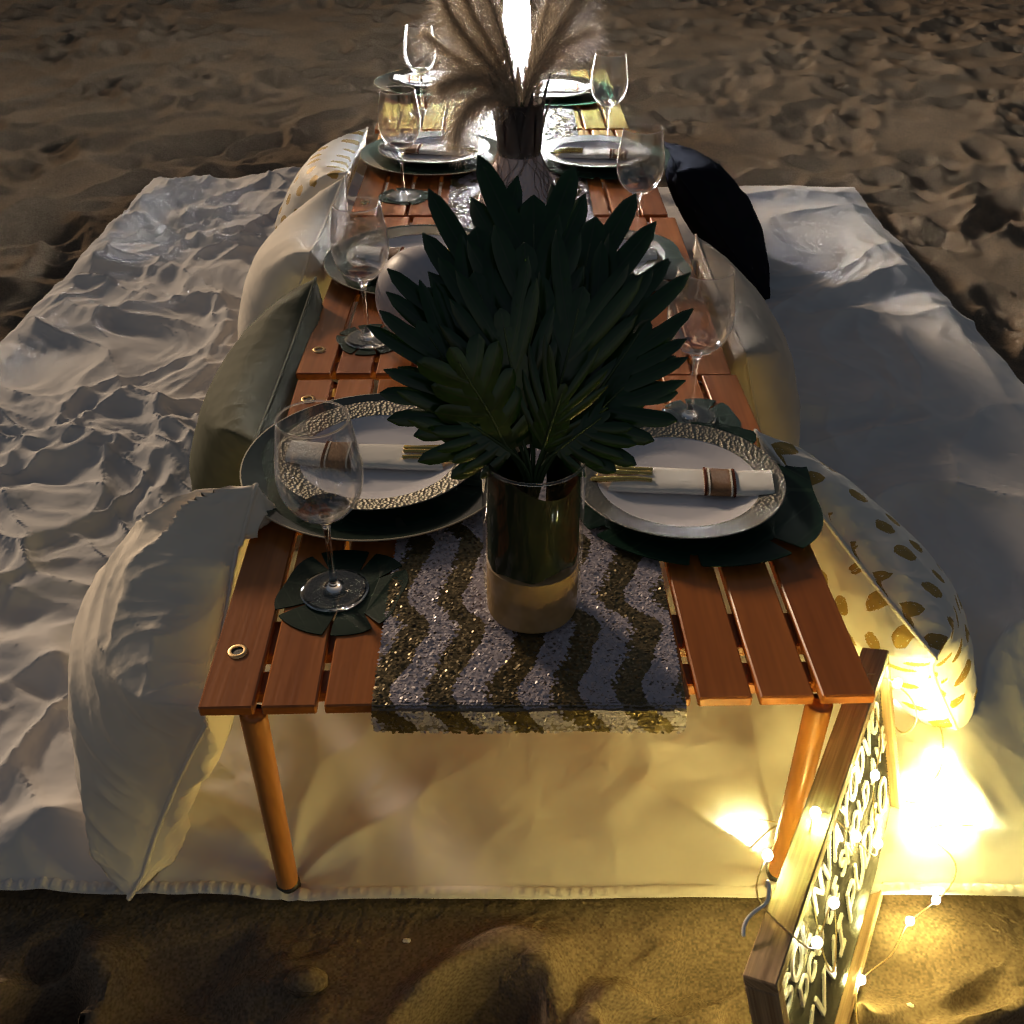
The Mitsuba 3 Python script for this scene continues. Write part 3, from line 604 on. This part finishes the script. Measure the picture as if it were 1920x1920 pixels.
def split_leaf(B, Tp, nrm, wd, nl=7, droop=.0, seed=0, lobe=1.0, back=0.0):
    """blade from base B to tip Tp; nrm: the way the upper face looks; wd: longest lobe; droop: bend away from nrm near the tip"""
    rng = np.random.default_rng(seed)
    B, Tp, nrm = np.array(B, float), np.array(Tp, float), np.array(nrm, float)
    ax = Tp - B; L = np.linalg.norm(ax); ax /= L
    nrm = nrm - ax * nrm.dot(ax); nrm /= np.linalg.norm(nrm); sd = np.cross(ax, nrm)
    V, F, U = [], [], []
    def mp(v, s, h): # along, sideways, up
        q = v / L
        return B + ax * v + sd * s + nrm * (h + droop * L * (q - q * q) * 2 - .22 * s * s / wd)
    def strip(p0, d, l, w0, rnd=1.0):
        k = 10; base = len(V)
        for i in range(k):
            q = i / (k - 1); w = w0 * (.52 + .95 * q - .62 * q * q) * math.sqrt(max(0., 1 - q ** (4.2 + 2 * rnd))) if i < k - 1 else 0.0012
            w = max(w, .0006)
            c = p0 + d * l * q + np.array([.16 * l * q * q, 0])
            pr = np.array([-d[1], d[0]])
            for e, hh in ((-1, -.12), (0, .0), (1, -.12)):
                pt = c + pr * w * e * .5; V.append(mp(pt[0], pt[1], hh * w + .0006 * (e == 0) + bend[0] * l * q * q)); U.append((.5 + .5 * e, q))
        for i in range(k - 1):
            for e in (0, 1):
                a = base + i * 3 + e; F.append((a, a + 1, a + 4)); F.append((a, a + 4, a + 3))
    bend = [0.]
    for i in range(nl):
        q = (i + .35) / nl
        ang = math.radians((56 if not back else 92) - (36 if not back else 55) * q); v0 = L * (.02 + .80 * q)
        l = wd * .74 * (.72 + .45 * math.sin(math.pi * min(1, .22 + .60 * q))) * lobe
        for s in (-1, 1):
            a2 = ang + rng.normal(0, .05); l2 = l * rng.uniform(.86, 1.12); bend[0] = rng.normal(-.05, .07)
            strip(np.array([v0, s * .002]), np.array([math.cos(a2), s * math.sin(a2)]), l2, L / nl * (.74 if not back else 1.05), back / 8)
    bend[0] = 0.
    strip(np.array([L * .74, 0.]), np.array([1., 0.]), L * .26, L / nl * .8)
    # web of the blade beside the rib
    base = len(V); k = 12
    for i in range(k):
        q = i / (k - 1); w = wd * .20 * math.sin(math.pi * (.18 + .74 * q)) + .002
        for e in (-1, 0, 1): V.append(mp(L * q * .9, e * w, .0010 * (e == 0) - .0006)); U.append((.5 + .5 * e, q))
    for i in range(k - 1):
        for e in (0, 1):
            a = base + i * 3 + e; F.append((a, a + 1, a + 4)); F.append((a, a + 4, a + 3))
    return np.array(V), np.array(F), np.array(U)
LEAVES = [  # tip, facing, length of the lobes, droop, broad low lobes
    ((.020, .940, .650), (0, -.80, .55), .125, .10, 0), ((-.030, .920, .630), (.08, -.80, .5), .115, .08, 0), ((.074, .930, .635), (-.12, -.78, .5), .115, .08, 0),
    ((.104, .880, .605), (-.25, -.75, .6), .098, .06, 0), ((-.060, .870, .600), (.25, -.75, .5), .095, .06, 0),
    ((-.076, .830, .585), (.40, -.65, .6), .085, .05, 0), ((.116, .845, .580), (-.40, -.6, .6), .085, .05, 0),
    ((-.068, .815, .548), (.30, -.7, .6), .066, .08, 8), ((.108, .820, .545), (-.30, -.7, .6), .066, .08, 8),
    ((.060, .850, .605), (-.1, -.9, .35), .095, .05, 0), ((-.008, .830, .595), (.1, -.9, .35), .090, .05, 0), ((-.048, .790, .580), (.25, -.9, .3), .050, .04, 8), ((.045, .800, .545), (-.1, -.95, .3), .070, .04, 0), ((.012, .88, .63), (.0, -.9, .4), .095, .05, 0),
    ((-.045, .785, .525), (.2, -.7, .65), .046, .06, 8), ((.082, .790, .525), (-.2, -.7, .65), .046, .06, 8), ((-.03, .87, .61), (.15, -.85, .4), .095, .05, 0), ((.09, .87, .60), (-.15, -.85, .4), .095, .05, 0)]
def build_bouquet():
    t = thing('palm_leaf_bouquet', 'big bunch of dark green split palm leaves standing in the glass cylinder vase', 'leaf bouquet')
    top = np.array([VX, VY, TZ + VH + .004])
    for i, (tip, nr, wd, dp, bk) in enumerate(LEAVES):
        tip = top + (np.array(tip) - top) * [1.04, 1.0, 1.10]; d = tip - top
        off = np.array([np.clip(d[0], -.1, .1) * .28, np.clip(d[1], -.1, .1) * .22, 0])
        B = top + off + np.array([0, 0, .004]) + d * (.06 if i < 7 else .02)
        V, F, U = split_leaf(B, tip, nr, wd, 5, dp, 100 + i, back=bk)
        k = t + '__leaf' + (f'_{i:03d}' if i else '')
        scene[k] = mikit.ply((V, F), 'leaf_mat', True, uv=U)
        foot = np.array([VX - off[0] * .5, VY - off[1] * .5, TZ + .075])
        rib = [foot, top * .5 + foot * .5 + off * .3, top + off * .8, B]
        ax = tip - B; L = np.linalg.norm(ax); nn = np.array(nr, float); nn -= ax * nn.dot(ax) / L ** 2; nn /= np.linalg.norm(nn)
        for q in (.3, .6, .9): rib.append(B + ax * q + nn * (dp * L * (q - q * q) * 2 + .0008))
        pts = spline(rib, 20)
        scene[k + '__stalk'] = mikit.ply(tube(pts, np.linspace(.0026, .0008, 20), 6), 'stalk_mat', True)
build_bouquet()

# ------------------------------------------------------------------ pampas vase
PX, PY = .013, 1.960
def build_pampas():
    z = TZ + .005
    t = thing('metallic_vase', 'cone shaped silvery vase with a dark wrapped neck behind the palm leaves', 'vase')
    scene[t + '__body'] = mikit.ply(move(lathe([(0, 0), (.080, 0), (.084, .004), (.083, .012), (.071, .045), (.056, .078), (.043, .104), (.0355, .125), (.034, .20), (.031, .20), (.031, .13)], 64), PX, PY, z), 'silver_mat', 30)
    prof = lambda zz: np.interp(zz, [0, .012, .045, .078, .104, .125], [.084, .083, .071, .056, .043, .0355]) + .0012
    rng = np.random.default_rng(3); ws = []
    for i in range(30):
        a0 = rng.uniform(0, 6.28); tw = rng.choice([-1, 1]) * rng.uniform(.6, 1.7); zz = np.linspace(.003, .124, 14)
        a = a0 + tw * np.linspace(0, 1, 14) ** 1.1 + .12 * np.sin(zz * 90 + i)
        ws.append(tube(np.stack([PX + prof(zz) * np.cos(a), PY + prof(zz) * np.sin(a), z + zz], 1), .0007, 5))
    scene[t + '__wire_wrap'] = mikit.ply(cat(ws), 'wire_wrap_mat', True); labels[t + '__wire_wrap'] = {'label': 'criss-cross wire wrapped round the cone', 'kind': 'stuff'}
    scene[t + '__neck_wrap'] = mikit.ply(move(lathe([(.0345, .112), (.040, .108), (.0405, .118), (.0385, .140), (.0385, .165), (.041, .185), (.047, .205), (.043, .206), (.036, .19)], 48), PX, PY, z), 'ribbon_mat', 50)
    ms = []
    for i in range(9):
        a = i * .7 + .2; d = np.array([math.cos(a), math.sin(a), 0]); s = np.array([-d[1], d[0], 0])
        k = 6; V = []
        for j in range(k):
            q = j / (k - 1); c = np.array([PX, PY, z + .12]) + d * (.040 + .022 * q ** 2) + np.array([0, 0, .09 + .05 * (i % 3) / 2]) * q
            w = .013 * (1 - q ** 2) + .0005
            V += [c - s * w, c + d * .002, c + s * w]
        F = [(j * 3 + e + p, j * 3 + e + q_, j * 3 + e + r) for j in range(k - 1) for e in (0, 1) for p, q_, r in ((0, 1, 4), (0, 4, 3))]
        ms.append(M(V, F))
    for m in ms: put(t + '__ribbon_end', m, 'ribbon_mat', True)
    b = thing('pampas_grass', 'feathery beige pampas grass plumes fanning out of the silvery vase', 'pampas grass')
    top = np.array([PX, PY, z + .20])
    PL = [  # mid, tip, strand length, number
        ((-.040, 1.945, .61), (-.100, 1.925, .74), .060, 1900), ((-.058, 1.93, .60), (-.118, 1.89, .700), .056, 1900), ((-.055, 1.92, .555), (-.125, 1.86, .560), .055, 1600), ((-.024, 1.99, .63), (-.055, 2.00, .76), .042, 1500),
        ((.045, 1.99, .61), (.080, 2.00, .75), .044, 1500), ((.066, 1.96, .61), (.140, 1.95, .715), .060, 1900), ((.062, 1.99, .575), (.150, 2.03, .620), .055, 1500), ((.065, 2.02, .64), (.125, 2.05, .77), .050, 1400), ((-.012, 1.93, .61), (-.060, 1.90, .745), .042, 1300),
        ((-.050, 1.90, .53), (-.100, 1.84, .475), .050, 1300), ((-.075, 1.95, .575), (-.155, 1.95, .63), .050, 1300)]
    rng = np.random.default_rng(17)
    for i, (mid, tip, sl, n) in enumerate(PL):
        n = int(n * 1.8)
        ax = spline([top - [0, 0, .06], top + (np.array(mid) - top) * .45, mid, tip], 60)
        t_ = rng.beta(1.25, 1.0, n) * .80 + .20
        ii = t_ * 58; i0 = ii.astype(int); fr = (ii - i0)[:, None]
        n0 = n; base = ax[i0] * (1 - fr) + ax[i0 + 1] * fr
        tan = np.gradient(ax, axis=0)[i0]; tan /= np.linalg.norm(tan, axis=1, keepdims=True)
        rd = rng.normal(size=(n, 3)); rd -= tan * (rd * tan).sum(1, keepdims=True); rd /= np.linalg.norm(rd, axis=1, keepdims=True)
        sp = rng.uniform(.18, .58, n)[:, None]
        d = tan * (1 - sp) + rd * sp; d /= np.linalg.norm(d, axis=1, keepdims=True)
        l = (sl * rng.uniform(.45, 1.65, n) * np.sin(np.pi * np.clip(.12 + .80 * t_, 0, 1)) ** .6)[:, None]
        clump = rng.normal(0, .42, (n, 3))
        w = rng.uniform(.00022, .0005, n)[:, None]
        k = 5; pts = []
        for j in range(k):
            q = j / (k - 1)
            pts.append(base + d * l * q + np.array([0, 0, -1]) * (l * .38 * q * q) + clump * l * .35 * q * q)
        sd = np.cross(d, rng.normal(size=(n, 3))); sd /= np.linalg.norm(sd, axis=1, keepdims=True)
        V = np.stack([p + s * sd * w * (1 - .75 * j / (k - 1)) for j, p in enumerate(pts) for s in (-1, 1)], 1)  # n,2k,3
        f = np.array([(2 * j + a, 2 * j + b_, 2 * j + c_) for j in range(k - 1) for a, b_, c_ in ((0, 1, 3), (0, 3, 2))])
        key = b + '__plume' + (f'_{i:03d}' if i else '')
        col = np.repeat(rng.random(n), 2 * k)
        scene[key] = mikit.ply((V.reshape(-1, 3), (f[None] + 2 * k * np.arange(n)[:, None, None]).reshape(-1, 3)), 'plume_mat', False, uv=np.stack([col, col], 1))
        scene[key + '__stalk'] = mikit.ply(tube(ax, np.linspace(.0022, .0008, 60), 5), 'stalk_mat', True)
build_pampas()

# ------------------------------------------------------------------ white lantern at the far end, pale globe
def build_lantern():
    x, y, z = .012, 2.90, TZ + .005
    t = thing('lantern', 'glaring white upright lantern on the farthest table behind the pampas grass', 'lantern')
    scene[t + '__shade'] = {**mikit.ply(move(lathe([(0, .024), (.026, .024), (.036, .06), (.038, .14), (.034, .22), (.024, .29), (.010, .325), (0, .33)], 40), x, y, z), 'lamp_mat', 50), 'emitter': {'type': 'area', 'radiance': rgb(*LAMP)}}
    scene[t + '__base'] = mikit.ply(move(lathe([(0, 0), (.045, 0), (.047, .004), (.045, .018), (.028, .0235), (0, .0235)], 40), x, y, z), 'china_mat', 40)
    g = thing('globe_ornament', 'smooth pale grey globe on the runner, half hidden by the palm leaves', 'ornament')
    s = trimesh.creation.icosphere(4, .070); s.apply_scale([1, 1, 1.02]); s.apply_translation([-.128, 1.395, TZ + .0045 + .0712])
    scene[g] = mikit.ply(s, 'globe_mat', True)
build_lantern()

# ------------------------------------------------------------------ letter board leaning by the front right leg
def build_sign():
    t = thing('letter_board', 'wood framed letter board with white letters leaning by the front right table leg', 'letter board')
    A = np.array([.199, .424, .245]); e = np.array([.195, .368, 0]); L = np.linalg.norm(e); e /= L       # top edge of the face: near corner, along
    n_ = np.array([e[1], -e[0], 0])                                                                   # outwards, to the right
    lean = math.radians(15.5); H = .246
    dn = n_ * math.sin(lean) + np.array([0, 0, -1]) * math.cos(lean)
    fz = np.cross(e, -dn); fz /= np.linalg.norm(fz)
    if fz.dot(n_) < 0: fz = -fz
    R = np.eye(4); R[:3, 0], R[:3, 1], R[:3, 2] = e, -dn, np.cross(e, -dn); R[:3, 3] = A            # local: x along, y up the board (0 at top, -H at bottom), z out of the face
    def pl(m): m = m.copy(); m.apply_transform(R); return m
    D, RW = .027, .012
    for sx, sy, cx, cy in ((L, RW, L / 2, -RW / 2), (L, RW, L / 2, -H + RW / 2), (RW, H - 2 * RW - .001, RW / 2, -H / 2), (RW, H - 2 * RW - .001, L - RW / 2, -H / 2)):
        m = rbox(sx, sy, D, .0012); m = M(m.triangles.reshape(-1, 3), np.arange(len(m.faces) * 3).reshape(-1, 3)); o = m.vertices; off = random.random() * 5
        ruv = np.stack([o[:, 2] + 1.37 * (o[:, 1] if sx > sy else o[:, 0]) + off, o[:, 0] if sx > sy else o[:, 1]], 1)
        put(t + '__rail', pl(move(m, cx, cy, -D / 2)), 'frame_mat', uv=ruv)
    put(t + '__panel', pl(move(rbox(L - 2 * RW, H - 2 * RW, .004, .0005), L / 2, -H / 2, -.013)), 'felt_mat')
    rb = []; yy = -RW - .004
    while yy > -H + RW + .004:
        c = move(lathe([(0, 0), (.0022, 0), (.0022, L - 2 * RW - .002), (0, L - 2 * RW - .002)], 8), 0, 0, 0)
        c.apply_transform(trimesh.transformations.rotation_matrix(np.pi / 2, [0, 1, 0])); c.apply_translation([RW + .001, yy, -.0115]); rb.append(c); yy -= .0052
    scene[t + '__ribs'] = mikit.ply(pl(cat(rb)), 'felt_mat', 40); labels[t + '__ribs'] = {'label': 'dark horizontal ribs that hold the letters', 'kind': 'stuff'}
    rng = random.Random(4)
    for text, x0, yb, hgt in (('SOL NVAYODVORN RECO', .020, -.070, .034), ('DCO CE SMOLD AVE', .060, -.112, .026), ('AKVVI PUDSOGOCO RED', .014, -.178, .040)):
        x = x0
        for ch in text:
            if ch == ' ': x += hgt * .42; continue
            m = meshkit.text_mesh(ch, hgt, .0024, False); w = m.bounds[1][0] - m.bounds[0][0]
            if x + w > L - RW - .006: break
            a = rng.uniform(-.08, .08)
            m = move(m, -m.bounds[0][0], 0, 0); m = move(m, x, yb + rng.uniform(-.003, .003), -.0090, a, (0, 0))
            put(t + '__letter', pl(m), 'letter_mat')
            x += w + hgt * .12
    return R
SIGN = build_sign()

# ------------------------------------------------------------------ fairy lights
def build_fairy():
    t = thing('fairy_lights', 'string of warm glowing fairy lights on thin wire around the letter board', 'string lights')
    def S(x, y, z): return (SIGN @ np.array([x, y, z, 1.]))[:3]
    path = [S(.05, -.14, -.036), S(.12, -.17, -.036), S(.20, -.15, -.036), S(.30, -.17, -.036), (.248, .745, .022), (.268, .728, .026), (.262, .700, .045), S(.104, .014, -.036), S(.072, .010, -.036), S(.050, .004, -.010), S(.046, -.004, .004), S(.065, -.03, .010), S(.12, -.045, .009), S(.10, -.105, .009), S(.163, .009, -.013), S(.20, -.05, .010), S(.265, -.125, .010), S(.28, -.05, .010), S(.33, -.03, .006), S(.36, .006, -.012), S(.395, -.03, .012),
            (.455, .850, .070), (.502, .934, .035), (.520, .880, .03), (.509, .823, .030), (.480, .785, .034), (.440, .765, .040), (.470, .750, .050), (.505, .765, .036), (.520, .735, .034), (.490, .725, .046), (.455, .720, .036), (.478, .695, .030), (.452, .650, .020), (.413, .625, .012), (.385, .590, .014), (.347, .562, .016), (.330, .50, .01), (.30, .42, .01)]
    pts = spline(path, 260)
    from scipy.interpolate import RegularGridInterpolator
    on = (pts[:, 1] > SY0) & (pts[:, 0] < SX1)
    ground = RegularGridInterpolator(SHEET[:2], SHEET[2], bounds_error=False, fill_value=.004)(pts[:, :2])
    pts[:, 2] = np.maximum(pts[:, 2], np.where(on, ground + .004, .004))
    scene[t + '__wire'] = mikit.ply(tube(pts, .0008, 5), 'copper_mat', True)
    bulbs = [0, 1, 2, 3, 4, 5] + [b + 7 for b in (0, 4, 5, 7, 8, 9, 10, 13, 15, 17, 18, 19, 20, 21, 22, 23, 24, 26, 27, 29)]
    i = 0
    for b in bulbs:
        p = pts[np.argmin(np.linalg.norm(pts - np.array(path[b]), axis=1))]
        s = trimesh.creation.icosphere(2, .0043); s.apply_scale([1, 1, 1.25]); s.apply_translation(p + [0, 0, .003])
        k = t + '__bulb' + (f'_{i:03d}' if i else ''); i += 1
        scene[k] = {**mikit.ply(s, 'led_mat', True), 'emitter': {'type': 'area', 'radiance': rgb(*LED)}}
    w = thing('twist_tie', 'white plastic twist tie on the wire over the top rail of the letter board', 'twist tie')
    scene[w] = mikit.ply(tube(spline([S(.080, .008, -.030), S(.078, .016, -.027), S(.068, .010, -.025), S(.055, .012, -.028), S(.042, .012, -.034), S(.030, .006, -.034)], 24), .0016, 8), 'tie_mat', True)
build_fairy()

# ------------------------------------------------------------------ a crumbled lump and bits of shell on the front sand
def build_bits():
    import scipy.spatial
    sv, _ = meshkit.WRITTEN[scene['sand']['filename']][:2]
    tree = scipy.spatial.cKDTree(sv[:, :2])
    zat = lambda x, y: sv[tree.query([x, y])[1], 2]
    m = trimesh.creation.icosphere(3, .017); v = m.vertices
    v *= (1 + .55 * (meshkit.fbm(v * 70, 3, 2) - .5))[:, None]; v *= [1.25, .9, .75]
    x, y = -.208, .571
    c = thing('sand_clump', 'small lump of caked sand on the beach in front of the sheet', 'sand lump')
    scene[c] = mikit.ply(move(m, x, y, zat(x, y) + .006), 'sand_mat', True)
    rng = np.random.default_rng(77)
    for i, (x, y, lab) in enumerate([(-.111, .622, 'tiny white shell chip on the sand just in front of the sheet hem'), (-.30, .53, 'tiny pale shell chip on the dark sand at the lower left'), (.40, .555, 'tiny pale shell chip on the yellow lit sand beside the letter board')]):
        m = trimesh.creation.icosphere(2, .0035); v = m.vertices; v *= [1.3, .8, .4]; v += .001 * (meshkit.noise(v * 700, i)[:, None] - .5)
        k = thing('shell_fragment', lab, 'shell', 'shell chips on the front sand')
        scene[k] = mikit.ply(move(m, x, y, zat(x, y) + .0012), 'letter_mat', True)
build_bits()
